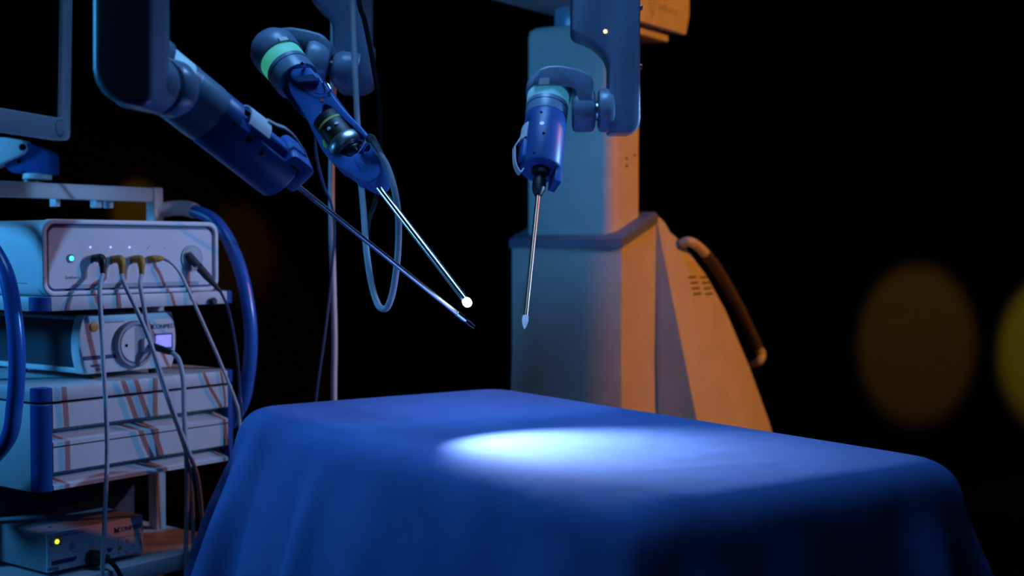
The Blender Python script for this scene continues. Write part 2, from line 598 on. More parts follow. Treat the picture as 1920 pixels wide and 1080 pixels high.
def robot_base(root, Cc, e, boom_front, boom_z, boom_h=0.17, boom_w=0.12, col_top=1.725, full=True):
    """e: the way the robot faces; m: its side that we see from the right"""
    Cc = V((Cc[0], Cc[1], 0))
    e = V(e).normalized()
    m = V((-e.y, e.x, 0))

    def L(a, b, z):
        return Cc + e * a + m * b + Z * z
    wf, ef, er = 0.176, 0.092, -0.098
    plan = [(er, -wf)]
    N = 18
    # bowed nose through (ef, -wf) .. (0.205, 0) .. (ef, wf)
    for k in range(N + 1):
        u = -1 + 2 * k / N
        plan.append((ef + 0.040 * (1 - abs(u) ** 2.4), wf * u))
    plan.append((er, wf))

    def topz(a):
        return 1.122 + max(0.0, min(1.0, (ef + 0.005 - a) / (ef - er))) * 0.068
    n = len(plan)
    v, f = [], []
    for z, s in ((0.05, 1.10), (0.45, 1.07), (0.72, 1.015), (0.80, 1.0), (None, 1.0)):
        for a, b in plan:
            v.append(L(a * s if a > er else a, b * s, topz(a) if z is None else z))
    for k in range(4):
        for i in range(n):
            j = (i + 1) % n
            f.append((k * n + i, k * n + j, (k + 1) * n + j, (k + 1) * n + i))
    f.append(tuple(range(n)))
    f.append(tuple(range(4 * n, 5 * n)))
    part('pedestal', (v, f), 'robot_white', root, sharp=30)
    v, f = [], []
    sh = [(a + (0.006 if a > er else 0), b * 1.03) for a, b in plan]
    sh2 = [(a - (0.004 if a > er else 0), b * 0.97) for a, b in plan]
    for P2, dz in ((sh, -0.002), (sh, 0.022), (sh2, 0.030)):
        for a, b in P2:
            v.append(L(a, b, topz(a) + dz))
    for k in range(2):
        for i in range(n):
            j = (i + 1) % n
            f.append((k * n + i, k * n + j, (k + 1) * n + j, (k + 1) * n + i))
    f.append(tuple(range(n)))
    f.append(tuple(range(2 * n, 3 * n)))
    part('top_trim', (v, f), 'trim_slate', root, sharp=30)
    # rear shell, narrow at the top and wide at the floor
    prof = [(1.205, -0.120), (1.19, -0.150), (1.165, -0.205), (1.128, -0.275), (1.04, -0.375), (0.939, -0.452), (0.77, -0.535),
            (0.596, -0.597), (0.3, -0.655), (0.04, -0.675)]
    v, f, rows = [], [], []
    for z, rr in prof:
        hw = 0.176 + 0.229 * (1.205 - z)
        c = 0.05 if abs(rr - er) > 0.06 else 0.2 * abs(rr - er)
        row = [(er, hw), (rr + c, hw), (rr + c * 0.3, hw - c * 0.3), (rr, hw - c), (rr, -hw + c), (rr + c * 0.3, -hw + c * 0.3), (rr + c, -hw), (er, -hw)]
        rows.append(list(range(len(v), len(v) + 8)))
        v += [L(a, b, z) for a, b in row]
    for A, B in zip(rows, rows[1:]):
        for i in range(8):
            j = (i + 1) % 8
            f.append((A[i], A[j], B[j], B[i]))
    f.append(tuple(rows[0]))
    f.append(tuple(rows[-1]))
    shell = part('rear_shell', (v, f), 'robot_white', root, sharp=32)
    ring = rrect(-.080, .080, -.143, .143, .032, 8)
    ring = [(a + (.012 * (1 - (b / .143) ** 2) if a > 0 else 0), b) for a, b in ring]
    v, f, nr = [], [], len(ring)
    for z, k in ((1.0, 1.0), (col_top - .022, 1.0), (col_top - .007, .975), (col_top, .90)):
        v += [L(a * k, b * k, z) for a, b in ring]
    for i in range(3):
        for j in range(nr):
            f.append((i * nr + j, i * nr + (j + 1) % nr, (i + 1) * nr + (j + 1) % nr, (i + 1) * nr + j))
    f += [tuple(range(nr)), tuple(range(3 * nr, 4 * nr))]
    part('column', (v, f), 'robot_white', root, sharp=50)
    part('neck', cyl(Cc, Z, col_top - .01, boom_z + .01, .080, .006), 'robot_grey', root)
    boom = part('boom', obox(Cc, e, m, Z, -0.33, boom_front, -boom_w, boom_w - .004, boom_z, boom_z + boom_h), 'robot_white', root, .006)
    for fx, fy in ((.1, .16), (.1, -.16), (-.55, .34), (-.55, -.34)):
        part('castor', cyl(L(fx, fy, .035), m, -.015, .015, .035, .006, seg=20), 'black_plastic', root)
    return L, e, m, shell, boom


E3 = V((-0.573, -0.819, 0))
C3 = (0.197, 3.55)
robot3 = thing('surgical_robot', 'white column surgical robot behind the drape, with orange-lit rear shell and hanging blue arm', 'surgical robot', (C3[0], C3[1], 0), 'surgical robots around the table')
L3, e3, m3, shell3, boom3 = robot_base(robot3, C3, E3, 0.98, 1.774)
# head panel with the maker's name, on the boom's side
SIDE3 = L3(0, 0.136, 0)
pan_poly = [(-0.30, 1.742), (-0.352, 1.742), (-0.372, 1.80), (-0.374, 1.86), (-0.36, 1.955), (-0.03, 1.955), (-0.03, 1.742)]
panel = part('head_panel', prism([L3(a, 0.112, z) for a, z in pan_poly], m3 * 0.024), 'robot_white', robot3, .006)
part('underside_ledge', obox(L3(0, 0, 0), e3, m3, Z, -0.325, -0.03, -0.085, 0.092, 1.722, 1.79), 'robot_white', robot3, .004)
c_text = onplane(1252, 17, SIDE3, m3)
part('lettering', lettering('Senhance', 0.033, c_text, -e3, Z), 'embossed_print', panel)
c_sh = onplane(1223, 14, SIDE3, m3)
shl = [(-.018, .026), (.018, .026), (.018, -.006), (0, -.030), (-.018, -.006)]
shi = [(-.013, .021), (.013, .021), (.013, -.004), (0, -.022), (-.013, -.004)]
part('emblem', merge(ring_prism(resample([c_sh - e3 * a + Z * z for a, z in shl], 30), resample([c_sh - e3 * a + Z * z for a, z in shi], 30), m3 * 0.0006),
                     obox(c_sh, e3, m3, Z, -.003, .003, 0, .0006, -.016, .016)), 'embossed_print', panel)
# handle on the rear shell
MH = L3(0, 0.225, 0)


def h3(px, py, off=0.0):
    return onplane(px, py, MH + m3 * off, m3)


hp = [h3(1277, 458, -.035), h3(1290, 453), h3(1305, 459), h3(1322, 475), h3(1346, 507), h3(1378, 562), h3(1402, 610), h3(1420, 650), h3(1428, 663), h3(1424, 676), h3(1414, 683, -.03)]
han = part('handle', tube(hp, 0.0135, 14), 'robot_white', robot3)
part('grip', tube(hp[3:8], 0.0165, 14), 'grip_rubber', han)
# vent slots on the slanted flank
FN = (m3 + Z * 0.229).normalized()
FP = L3(0, 0.176, 1.205)
for r_ in range(4):
    for c_ in range(2):
        q = onplane(1298 + 22 * c_ + 3.2 * r_, 520 + 10.3 * r_, FP, FN)
        part('vent_slot', obox(q, e3, FN, e3.cross(FN), -.023, .023, -.003, .0012, -.0022, .0022), 'hole_black', shell3)
# screws and slit on the column
for px, py in ((1175, 297), (1175, 311), (1190, 291)):
    q = onplane(px, py, L3(0, .143, 0), m3)
    nn = m3
    part('screw_hole', cyl(q, nn, -.002, .0008, .0042, seg=12), 'hole_black', robot3)

# ------------------------------------------------------------------ wrists and instruments


def wrist(root, R, a, r, ring_mat, t_hood, t_ring0, t_ring1, t_col, domed=0.02):
    hood = part('hood', lathe(R, a, [(t_hood, 0), (t_hood, r * .62), (t_hood + .006, r * .86), (t_hood + .022, r * 1.08), (t_hood + .034, r * 1.10), (t_ring0 - .002, r * 1.08), (t_ring0, r * 1.04), (t_ring0, 0)], 48), 'robot_grey', root, sharp=50)
    part('light_ring', cyl(R, a, t_ring0 - .002, t_ring1, r * 1.0, .002, seg=56), ring_mat, root)
    part('collar', lathe(R, a, [(t_ring1 - .001, 0), (t_ring1 - .001, r * 1.01), (t_ring1 + .008, r * 1.01), (t_ring1 + .009, r * .98), (t_ring1 + .011, r * .98),
                                (t_ring1 + .012, r * 1.0), (t_col - .008, r * 1.0), (t_col, r * .97), (t_col, 0)], 56), 'robot_grey', root)
    return hood


def instrument(root, R, a, c, r, t0, t1, end_plate, shaft_r, t_tip, shaft_mat, big_lever):
    """cylindrical blue drive module with a clip and a lever on its side c, a socket and a shaft"""
    a = V(a).normalized()
    c = (V(c) - a * V(c).dot(a)).normalized()
    k = a.cross(c)
    R = V(R)

    def q(t, cc, kk):
        return R + a * t + c * cc + k * kk
    # body: round, with a flat cut behind the clip
    v, f = [], []
    N = 56
    tcut = t0 + (t1 - t0) * 0.20
    cutd = .60 if end_plate else .90
    levels = [(t0, r * .955, 9), (t0 + .003, r * .985, 9), (tcut, r * .985, 9), (tcut + .001, r * .985, cutd), (t1 - .004, r * .985, cutd), (t1, r * .93, cutd - .03)]
    for t, rr, cut in levels:
        for i in range(N):
            th = 2 * math.pi * i / N
            cc, kk = rr * math.cos(th), rr * math.sin(th)
            if cut < 2 and cc > r * cut:
                cc = r * cut
            v.append(q(t, cc, kk))
    for i in range(len(levels) - 1):
        for j in range(N):
            j2 = (j + 1) % N
            f.append((i * N + j, i * N + j2, (i + 1) * N + j2, (i + 1) * N + j))
    f.append(tuple(range(N)))
    f.append(tuple(range((len(levels) - 1) * N, len(levels) * N)))
    body = part('module_body', (v, f), 'module_blue', root)
    # rail and clip
    part('rail', obox(q(0, 0, 0), a, c, k, tcut + .022, t1 + (.012 if end_plate else -.012), r * .5, r * (.84 if end_plate else 1.06), -r * (.42 if end_plate else .34), r * (.42 if end_plate else .34)), 'holder_blue', root, .003)
    L = t1 - t0
    # curved clip plate wrapped on the module
    v, f = [], []
    na, ha = 10, math.radians(40 if end_plate else 24)
    for tt, ra in ((tcut + .010, 1.03), (tcut + .010, 1.09), (tcut + .048, 1.12), (tcut + .048, 1.05)):
        for i in range(na + 1):
            th = -ha + 2 * ha * i / na
            v.append(q(tt, r * ra * math.cos(th), r * ra * math.sin(th)))
    for i in range(4):
        i2 = (i + 1) % 4
        for j in range(na):
            f.append((i * (na + 1) + j, i * (na + 1) + j + 1, i2 * (na + 1) + j + 1, i2 * (na + 1) + j))
    f.append(tuple(i * (na + 1) for i in range(4)))
    f.append(tuple(i * (na + 1) + na for i in range(4)))
    part('clip', (v, f), 'white_label', root)
    lv = [q(tcut + .040, r * 1.14, 0), q(tcut + .055, r * (1.20 if not big_lever else 1.26), 0), q(tcut + .068, r * (1.30 if not big_lever else 1.38), 0),
          q(t1 - .030, r * (1.30 if not big_lever else 1.38), 0), q(t1 - .008, r * (1.18 if not big_lever else 1.45), 0), q(t1 + .008, r * 1.04, 0), q(t1 + .004, r * .9, 0)]
    if big_lever:
        lv = lv[:4] + [q(t1 + .004, r * 1.26, 0), q(t1 + .022, r * 1.00, 0), q(t1 + .012, r * .86, 0)]
    sp = smooth_path(lv, 5)
    # flat strip lever
    v, f = [], []
    for i, p in enumerate(sp):
        tt = (sp[min(i + 1, len(sp) - 1)] - sp[max(i - 1, 0)]).normalized()
        nn = tt.cross(k)
        hw = r * (.16 if big_lever else .11)
        for sg, su in ((-1, -1), (1, -1), (1, 1), (-1, 1)):
            v.append(p + k * hw * sg + nn * .0011 * su)
    for i in range(len(sp) - 1):
        for j in range(4):
            f.append((i * 4 + j, i * 4 + (j + 1) % 4, i * 4 + 4 + (j + 1) % 4, i * 4 + 4 + j))
    f.append((0, 1, 2, 3))
    f.append(tuple(len(v) - 4 + j for j in range(4)))
    part('lever', (v, f), 'white_label' if big_lever else 'steel', root)
    # screws and a slot mark on the round side
    for th, t, rad, mt in ((58, t0 + L * .14, .0028, 'hole_black'), (63, t0 + L * .36, .0046, 'dark_steel'), (70, t0 + L * .55, .0030, 'hole_black'), (50, t1 - .010, .0022, 'hole_black')):
        for sg in (-1, 1):
            an = math.radians(th) * sg
            dr = c * math.cos(an) + k * math.sin(an)
            part('screw', cyl(R + a * t, dr, r * .95, r * 1.0, rad, seg=14), mt, body)
    if end_plate:
        outer = [q(t, 0, 0) for t in (0,)]
        out = rrect(t1 - .026, t1 + .020, -r * .10, r * 1.02, .009)
        inn = rrect(t1 - .018, t1 + .001, r * .34, r * .66, .0045)
        out3 = resample([q(t, cc, -r * .82) for t, cc in out], 48)
        inn3 = resample([q(t, cc, -r * .82) for t, cc in inn], 48)
        part('end_plate', ring_prism(out3, inn3, k * r * 1.64), 'holder_blue', root, .0018)
        part('release_pin', cyl(q(t1 - .008, r * .42, -r * .86), k, 0, r * 1.7, .0034, .0008, seg=16), 'chrome', root)
    else:
        part('latch_tab', obox(q(0, 0, 0), a, c, k, t1 - .004, t1 + .034, -r * .86, -r * .52, -r * .62, r * .30), 'module_blue', root, .002)
    # socket and shaft
    if end_plate:
        part('socket', lathe(R, a, [(t1 - .002, 0), (t1 - .002, r * .30), (t1 + .018, r * .26), (t1 + .022, r * .14), (t1 + .024, 0)], 28), 'module_blue', root)
    else:
        part('socket', lathe(R, a, [(t1 - .006, 0), (t1 - .006, r * .46), (t1 + .006, r * .42), (t1 + .010, r * .26), (t1 + .024, r * .25), (t1 + .026, r * .32), (t1 + .048, r * .30), (t1 + .062, r * .16), (t1 + .064, 0)], 28), 'black_plastic', root)
    sh = part('shaft', cyl(R, a, t1, t_tip, shaft_r, seg=24), shaft_mat, root)
    return q, sh


# ---- arm of the column robot (right)
R3 = P(1027, 190, 2.6)
T3 = P(983, 617, 2.3)
A3 = (T3 - R3).normalized()
LEN3 = (T3 - R3).length
D3 = 2.62
link_px = [(1074, -330), (1073, 52), (1076, 62), (1084, 67), (1098, 72), (1114, 80), (1128, 92), (1138, 104), (1143, 120), (1143, 172), (1143, 248), (1182, 248), (1193, 244), (1199, 236), (1201, 222), (1201, -330)]
link3 = part('upper_link', prism([P(x, y, D3 - .05) for x, y in link_px], Y * 0.10), 'robot_grey', robot3, .010, 3)
part('status_light', cyl(P(1135, 59, D3 - .05), Y, -.0015, .003, .0036, .0008, seg=16), 'led_yellow', link3)
for yy in (14, 125):
    part('side_stud', cyl(P(1201, yy, D3), X, -.004, .004, .006, .0015, seg=16), 'steel', link3)
part('link_knuckle', cyl(P(1121, 207, D3 - .018), X, 0, .032, .0440, .008), 'robot_grey', robot3)
part('knuckle_pin', cyl(P(1110, 208, D3 - .005), X, 0, .030, .020, .002), 'steel', robot3)
part('bracket_knuckle', cyl(P(1073, 207, D3 - .018), X, 0, .0455, .0440, .009), 'robot_grey', robot3)
br_px = [(1000, 146), (1012, 128), (1030, 122), (1052, 122), (1082, 128), (1106, 138), (1113, 150), (1113, 190), (1083, 190), (1081, 168), (1074, 160), (1000, 160)]
part('bracket', prism([P(x, y, D3 - .060) for x, y in br_px], Y * 0.100), 'robot_grey', robot3, .009, 3)
r3 = 0.0425
hood3 = wrist(robot3, R3, A3, r3, 'ring_cyan', -.060, -.012, .016, .046)
part('paper_label', prism([P(x, y, D3 - .0620) for x, y in ((1012, 146), (1031, 146), (1030, 157), (1010, 158))], Y * 0.004), 'white_label', robot3)
# the boom end carries a cross link above the frame
bp0 = L3(0.93, 0, 1.87)
bp1 = P(1138, -250, D3)
bp1.z = 1.87
dv = (bp1 - bp0)
part('cross_link', obox(bp0, dv.normalized(), Z, dv.normalized().cross(Z), -.1, dv.length + .06, -.08, .08, -.06, .06), 'robot_grey', robot3, .02, 3)
ins3 = thing('laparoscopic_instrument', 'blue cylindrical instrument drive with white lever and reddish shaft, in front of the white column', 'surgical instrument', T3, 'instruments held by the robot arms')
q3, sh3 = instrument(ins3, R3, A3, V((-0.92, -0.40, 0)), r3, .046, .176, False, 0.0046, LEN3 - .026, 'bronze_steel', True)
part('tip', lathe(R3, A3, [(LEN3 - .027, 0), (LEN3 - .027, .0055), (LEN3 - .018, .0062), (LEN3 - .008, .0042), (LEN3, .0008), (LEN3, 0)], 20), 'white_label', ins3)

# ---- left robot: arm in the foreground, its base stands left of the frame
robot1 = thing('surgical_robot', 'surgical robot with a dark thick arm reaching down from the top left, beside the monitor', 'surgical robot', (-2.0, 1.2, 0), 'surgical robots around the table')
R1 = P(325, 163, 1.8)
T1 = P(889, 613, 2.2)
A1 = (T1 - R1).normalized()
LEN1 = (T1 - R1).length
D1 = 1.66
top1 = P(230, -200, D1)
fwd1 = V((top1.x + 2.0, top1.y - 1.2, 0))
robot_base(robot1, (-2.0, 1.2), fwd1, fwd1.length + .1, 1.96, col_top=1.9)
ln = [(171, -860), (171, 128), (176, 152), (188, 172), (206, 186), (230, 194), (262, 200), (276, 196), (281, 180), (281, -860)]
s1 = V((0.34, 0.94, -0.02)).normalized()
link1 = part('upper_link', prism([P(x, y, D1 - .05) for x, y in ln], Y * 0.10), 'robot_grey', robot1, .026, 5)
part('paper_label', prism([P(x, y, D1 - .0512) for x, y in ((190, 3), (210, 3), (210, 30), (190, 30))], Y * .003), 'device_grey', link1)
kc = P(240, 147, D1 + .012)
part('link_knuckle', cyl(kc, s1, .0, .066, .0385, .008), 'robot_grey', robot1)
part('knuckle_pin', cyl(kc, s1, .05, .08, .024, .002), 'dark_steel', robot1)
part('bracket_knuckle', cyl(kc, s1, .070, .108, .0395, .007), 'robot_grey', robot1)
r1 = 0.0435
wrist(robot1, R1, A1, r1, 'ring_blue', -.100, -.036, .004, .066)
kb = kc + s1 * .090
hb = R1 - A1 * .085
mid = kb.lerp(hb, .5)
d_ = (hb - kb)
part('bracket', obox(kb, d_.normalized(), A1, d_.normalized().cross(A1).normalized(), -.02, d_.length, -.035, .02, -.022, .022), 'robot_grey', robot1, .008, 3)
ins1 = thing('laparoscopic_instrument', 'dark blue instrument drive with grey clip and thin silver shaft, nearest on the left', 'surgical instrument', T1, 'instruments held by the robot arms')
ccl = P(420, 100, 1.8) - P(355, 187, 1.8) + V((0, -.022, 0))
q1, sh1 = instrument(ins1, R1, A1, ccl, r1, .066, .212, True, 0.0040, LEN1 - .045, 'steel', False)
# grasper jaws
part('jaw_housing', lathe(R1, A1, [(LEN1 - .048, 0), (LEN1 - .048, .0048), (LEN1 - .030, .0050), (LEN1 - .024, .0040), (LEN1 - .024, 0)], 20), 'chrome', ins1)
aj, xj, yj = frame_of(A1)
for sg in (-1, 1):
    part('jaw', tube([R1 + A1 * (LEN1 - .026) + xj * .0016 * sg, R1 + A1 * (LEN1 - .014) + xj * .0034 * sg, R1 + A1 * LEN1 + xj * .0022 * sg], .0014, 8, 4), 'dark_steel', ins1)

# ---- middle robot: holds the endoscope, its base stands left of the frame at the back
robot2 = thing('surgical_robot', 'surgical robot whose blue-grey arm with a green light ring holds the endoscope', 'surgical robot', (-1.9, 3.5, 0), 'surgical robots around the table')
R2 = P(533, 120, 2.5)
T2 = P(876, 567, 2.15)
A2 = (T2 - R2).normalized()
LEN2 = (T2 - R2).length
D2 = 2.62
top2 = P(640, -200, D2 + .05)
fwd2 = V((top2.x + 1.9, top2.y - 3.5, 0))
robot_base(robot2, (-1.9, 3.5), fwd2, fwd2.length + .1, 1.96, col_top=1.9)
ln = [(560, -300), (576, -10), (590, 10), (608, 24), (622, 42), (624, 100), (625, 168), (672, 169), (688, 164), (696, 150), (697, 135), (692, 95), (676, 20), (664, -40), (664, -300)]
link2 = part('upper_link', prism([P(x, y, D2) for x, y in ln], Y * 0.11), 'robot_grey', robot2, .012, 3)
part('post', prism([P(x, y, D2 + .16) for x, y in ((668, -330), (698, -330), (697, 120), (668, 120))], Y * 0.03), 'robot_white', robot2, .006)
part('post_foot', prism([P(x, y, D2 + .10) for x, y in ((664, 80), (698, 80), (697, 120), (664, 120))], Y * 0.08), 'robot_white', robot2, .006)
s2 = V((0.96, 0.20, -0.20)).normalized()
kc2 = P(641, 130, D2 - .03)
part('link_knuckle', lathe(kc2, s2, [(-.022, 0), (-.022, .018), (-.018, .028), (-.006, .036), (.010, .038), (.03, .038), (.03, 0)], 40), 'robot_grey', robot2, sharp=50)
part('knuckle_pin', cyl(kc2, s2, -.034, -.015, .016, .002), 'dark_steel', robot2)
part('bracket_knuckle', cyl(kc2, s2, -.078, -.028, .0470, .014, r1=.0440), 'robot_grey', robot2)
bpx = [(506, 66), (514, 56), (528, 51), (545, 50), (575, 55), (600, 62), (614, 72), (622, 88), (622, 104), (600, 106), (588, 98), (580, 84), (556, 80), (506, 84)]
part('bracket', prism([P(x, y, D2 - .065) for x, y in bpx], Y * 0.085), 'robot_grey', robot2, .010, 3)
r2 = 0.0435
wrist(robot2, R2, A2, r2, 'ring_green', -.075, -.012, .018, .056)
N2h = (V((0, -1, 0)) - A2 * (-A2.y)).normalized()
ql = onplane(531, 72, R2 + N2h * .038, N2h)
dl = (ql - R2) - A2 * (ql - R2).dot(A2)
nl = dl.normalized()
ql = ql + nl * (r2 * 1.10 - dl.length)
kl = A2.cross(nl)
part('paper_label', obox(ql, A2, kl, nl, -.005, .005, -.009, .009, -.002, .0008), 'white_label', robot2)

# endoscope holder: a blue frame with an opening that carries the camera
vw = V((0, -1, 0))
N2 = (vw - A2 * vw.dot(A2)).normalized()
W2 = A2.cross(N2)
hold = thing('endoscope_holder', 'bright blue open frame holder around the camera, hanging under the green light ring', 'endoscope holder', R2 + A2 * .35)


def hp2(px, py, off):
    return onplane(px, py, R2 + N2 * off, N2)


OUT = [(545, 132), (588, 129), (603, 148), (621, 174), (647, 207), (677, 237), (694, 258), (704, 276), (711, 298), (714, 318), (706, 336), (690, 344), (672, 336), (655, 325), (640, 315), (621, 304), (603, 281), (588, 252), (573, 222), (556, 194), (541, 170), (538, 148)]
INN = [(603, 199), (611, 195), (621, 201), (634, 216), (660, 237), (682, 256), (691, 268), (694, 278), (688, 285), (677, 289), (664, 293), (650, 293), (638, 287), (628, 275), (618, 255), (607, 234), (602, 216)]
def arrange(poly, ref):
    # start both loops at the point nearest the upper end of the axis so quads do not twist
    k = min(range(len(poly)), key=lambda i: (poly[i][0] - ref[0]) ** 2 + (poly[i][1] - ref[1]) ** 2)
    return poly[k:] + poly[:k]
def polar_loop(poly, c, n=72):
    # cut the polygon with rays from c: star shaped resampling
    out = []
    for i in range(n):
        a = 2 * math.pi * i / n
        dx, dy = math.cos(a), math.sin(a)
        best = None
        for j in range(len(poly)):
            x1, y1 = poly[j][0] - c[0], poly[j][1] - c[1]
            x2, y2 = poly[(j + 1) % len(poly)][0] - c[0], poly[(j + 1) % len(poly)][1] - c[1]
            den = dx * (y2 - y1) - dy * (x2 - x1)
            if abs(den) < 1e-9:
                continue
            t = (x1 * (y2 - y1) - y1 * (x2 - x1)) / den
            u = (x1 * dy - y1 * dx) / den
            if t > 0 and -1e-6 <= u <= 1 + 1e-6 and (best is None or t < best):
                best = t
        out.append((c[0] + dx * best, c[1] + dy * best))
    return out
cen = (645, 246)
fr_o = [hp2(x, y, .026) for x, y in polar_loop(OUT, cen)]
fr_i = [hp2(x, y, .026) for x, y in polar_loop(INN, cen)]
body2 = part('frame', ring_prism(fr_o, fr_i, -N2 * .052), 'holder_blue', hold, .006, 3, sharp=50)
part('clamp_block', prism([hp2(x, y, .024) for x, y in ((548, 135), (586, 131), (602, 150), (598, 158), (560, 160), (548, 148))], N2 * .012), 'holder_blue', hold, .004)
part('slot', prism([hp2(x, y, .0365) for x, y in ((552, 142), (588, 139), (599, 151), (560, 153))], N2 * .0004), 'groove_blue', hold)
part('back_rib', prism([hp2(x, y, -.03) for x, y in ((533, 150), (545, 162), (575, 212), (572, 224), (552, 196), (533, 166))], N2 * .04), 'module_blue', hold, .003)
part('clip_wire', tube([hp2(556, 152, .030), hp2(570, 164, .030), hp2(592, 175, .030), hp2(609, 174, .030), hp2(606, 152, .027)], .0008, 6, 6), 'chrome', hold)
part('side_wire', tube([hp2(603, 150, .030), hp2(615, 158, .031), hp2(620, 170, .030), hp2(614, 176, .028)], .0012, 6, 6), 'chrome', hold)
part('neck_screw', cyl(hp2(568, 121, .044), N2, -.006, .004, .004, .001, seg=16), 'chrome', hold)
part('lock_dot', cyl(hp2(604, 188, .0262), N2, -.001, .0008, .0036, seg=16), 'red_print', hold)
part('side_label', prism([hp2(x, y, .0262) for x, y in ((604, 262), (609, 264), (613, 278), (607, 276))], N2 * .0006), 'green_label', hold)
tn = .300
part('nose', lathe(R2, A2, [(tn - .004, 0), (tn - .004, .018), (tn + .002, .024), (tn + .010, .0265), (tn + .044, .0275), (tn + .048, .0255), (tn + .048, 0)], 40), 'holder_blue', hold, sharp=35)

endo = thing('endoscope', 'endoscope with black camera head, chrome ring and bright white glowing tip', 'endoscope', T2)
CO = R2 + N2 * .004
cam_b = part('camera_head', cyl(CO, A2, .185, .256, .0330, .003), 'black_plastic', endo)
part('ring', lathe(CO, A2, [(.250, 0), (.250, .0330), (.254, .0362), (.264, .0370), (.274, .0352), (.278, .031), (.278, 0)], 40), 'steel', endo)
part('stripe', lathe(CO, A2, [(.206, .0325), (.206, .0336), (.211, .0336), (.211, .0325)], 40), 'yellow_print', endo)
for dx in (-.35, .15):
    dr = (N2 * math.cos(dx) + W2 * math.sin(dx)).normalized()
    part('button', cyl(CO + A2 * .228, dr, .031, .0352, .0040, .001, seg=16), 'led_blue' if 0 else 'white_label', endo)
part('coupler', lathe(R2, A2, [(.276, 0), (.276, .029), (.284, .027), (.294, .014), (.31, .011), (.31, 0)], 32), 'dark_steel', endo)
pd = (N2 * .9 + W2 * .55).normalized()
# light post on the scope
lp0 = R2 + A2 * .288
post_top = onplane(690, 262, R2 + N2 * .05, N2)
part('light_post', tube([lp0, lp0.lerp(post_top, .6), post_top], .0055, 14, 3), 'chrome', endo)
part('shaft', cyl(R2, A2, tn + .03, LEN2 - .004, .0062, seg=28), 'chrome', endo)
part('tip_lens', lathe(R2, A2, [(LEN2 - .006, 0), (LEN2 - .006, .0062), (LEN2 - .001, .0080), (LEN2 + .005, .0066), (LEN2 + .008, .003), (LEN2 + .0085, 0)], 28), 'scope_lens', endo)
tip_lamp = lamp('endoscope_light', 'SPOT', T2 + A2 * .016, (0.085, 2.06, .80), (0.90, 0.95, 1.0), 22, 0.004, 96, 0.85)
tip_lamp.parent = endo
tip_lamp.matrix_parent_inverse = Matrix.Translation(-T2)

# ------------------------------------------------------------------ cables hanging around the middle arm


def cable(name, label, pts, r, m, cat='cable', group=None, root=None, n=8, seg=12):
    g = tube(pts, r, seg, n)
    o = part(name, g, m, loc=V(pts[0]))
    return tag(o, label, cat, group)


lc = thing('light_cable', 'grey light guide cable looping below the endoscope holder and rising past the arm', 'cable', post_top)
part('connector', tube([post_top - W2 * .004, P(697, 262, 2.30), P(714, 291, 2.295)], [.0075, .0085, .0062], 14, 4), 'steel', lc)
part('cord', tube([P(712, 288, 2.295), P(727, 315, 2.29), P(740, 358, 2.28), P(747, 410, 2.28), P(746, 475, 2.28), P(738, 540, 2.29), P(728, 573, 2.30), P(719, 579, 2.31), P(708, 570, 2.33), P(696, 530, 2.37), P(687, 470, 2.42),
                    P(682, 400, 2.46), P(676, 330, 2.48), P(671, 250, 2.50), P(666, 140, 2.52), P(661, 20, 2.54), P(655, -120, 2.55), P(645, -260, 2.6)], .0060, 14, 8), 'cable_grey', lc)
cable('hose', 'straight blue-grey hose hanging down behind the middle arm to the floor', [P(630, -330, 2.78), P(626, -60, 2.98), P(625, 160, 3.0), P(622, 310, 3.0), P(622, 420, 3.0), P(625, 540, 3.0), P(627, 640, 3.0), P(626, 760, 3.0), V((-.42, 3.02, .35)), V((-.45, 3.1, .02))], .0072, 'cable_grey')
cable('dark_cable', 'thin dark cable slanting down to the left beside the hanging hose', [P(590, 240, 2.72), P(593, 290, 2.75), P(606, 345, 2.80), P(622, 385, 2.85), P(627, 440, 2.9), P(620, 530, 2.92), P(608, 635, 2.92), P(592, 752, 2.92), V((-.50, 2.95, .35)), V((-.55, 3.0, .015))], .0032, 'cable_navy')
cable('black_cord', 'black cord curving along the right edge of the middle arm', [P(664, -260, 2.58), P(671, -20, 2.56), P(684, 40, 2.56), P(698, 110, 2.56), P(709, 180, 2.56), P(713, 250, 2.56), P(712, 320, 2.56), P(704, 375, 2.54), P(692, 410, 2.52), P(688, 440, 2.46)], .0052, 'cable_black')

# ------------------------------------------------------------------ equipment cart
CD = V((0.598, 0.80, 0)).normalized()      # along its front, to the right
CN = V((CD.y, -CD.x, 0))                   # out of its front
C0 = P(95, 465, 2.5)
C0.z = 0


def C(s, b, z):
    return C0 + CD * s - CN * b + Z * z


def cp(px, py, b=0.0):
    return onplane(px, py, C0 - CN * b, CN)


def cz(px, py, b=0.0):
    return cp(px, py, b).z


def cs(px, b=0.0):
    return (cp(px, 465, b) - C0).dot(CD)


def cbox(s0, s1, b0, b1, z0, z1):
    return obox(C0, CD, -CN, Z, s0, s1, b0, b1, z0, z1)


cart = thing('equipment_cart', 'grey medical equipment cart with blue corners, two drawers and blue curved handles', 'cart', C(.22, .25, 0))
W0, W1, DEP, RC = 0.0, 0.443, 0.46, 0.030


def corner(z0, z1, right, parent, name='corner_guard'):
    pts = []
    cx = W1 if right else W0
    sg = 1 if right else -1
    for k in range(9):
        a = math.radians(90 * k / 8)
        pts.append(C(cx + sg * RC * math.sin(a), RC - RC * math.cos(a), z0))
    pts.append(C(cx, RC, z0))
    part(name, prism(pts, Z * (z1 - z0)), 'cart_blue', parent, .0015, 1, label='rounded blue corner guard')


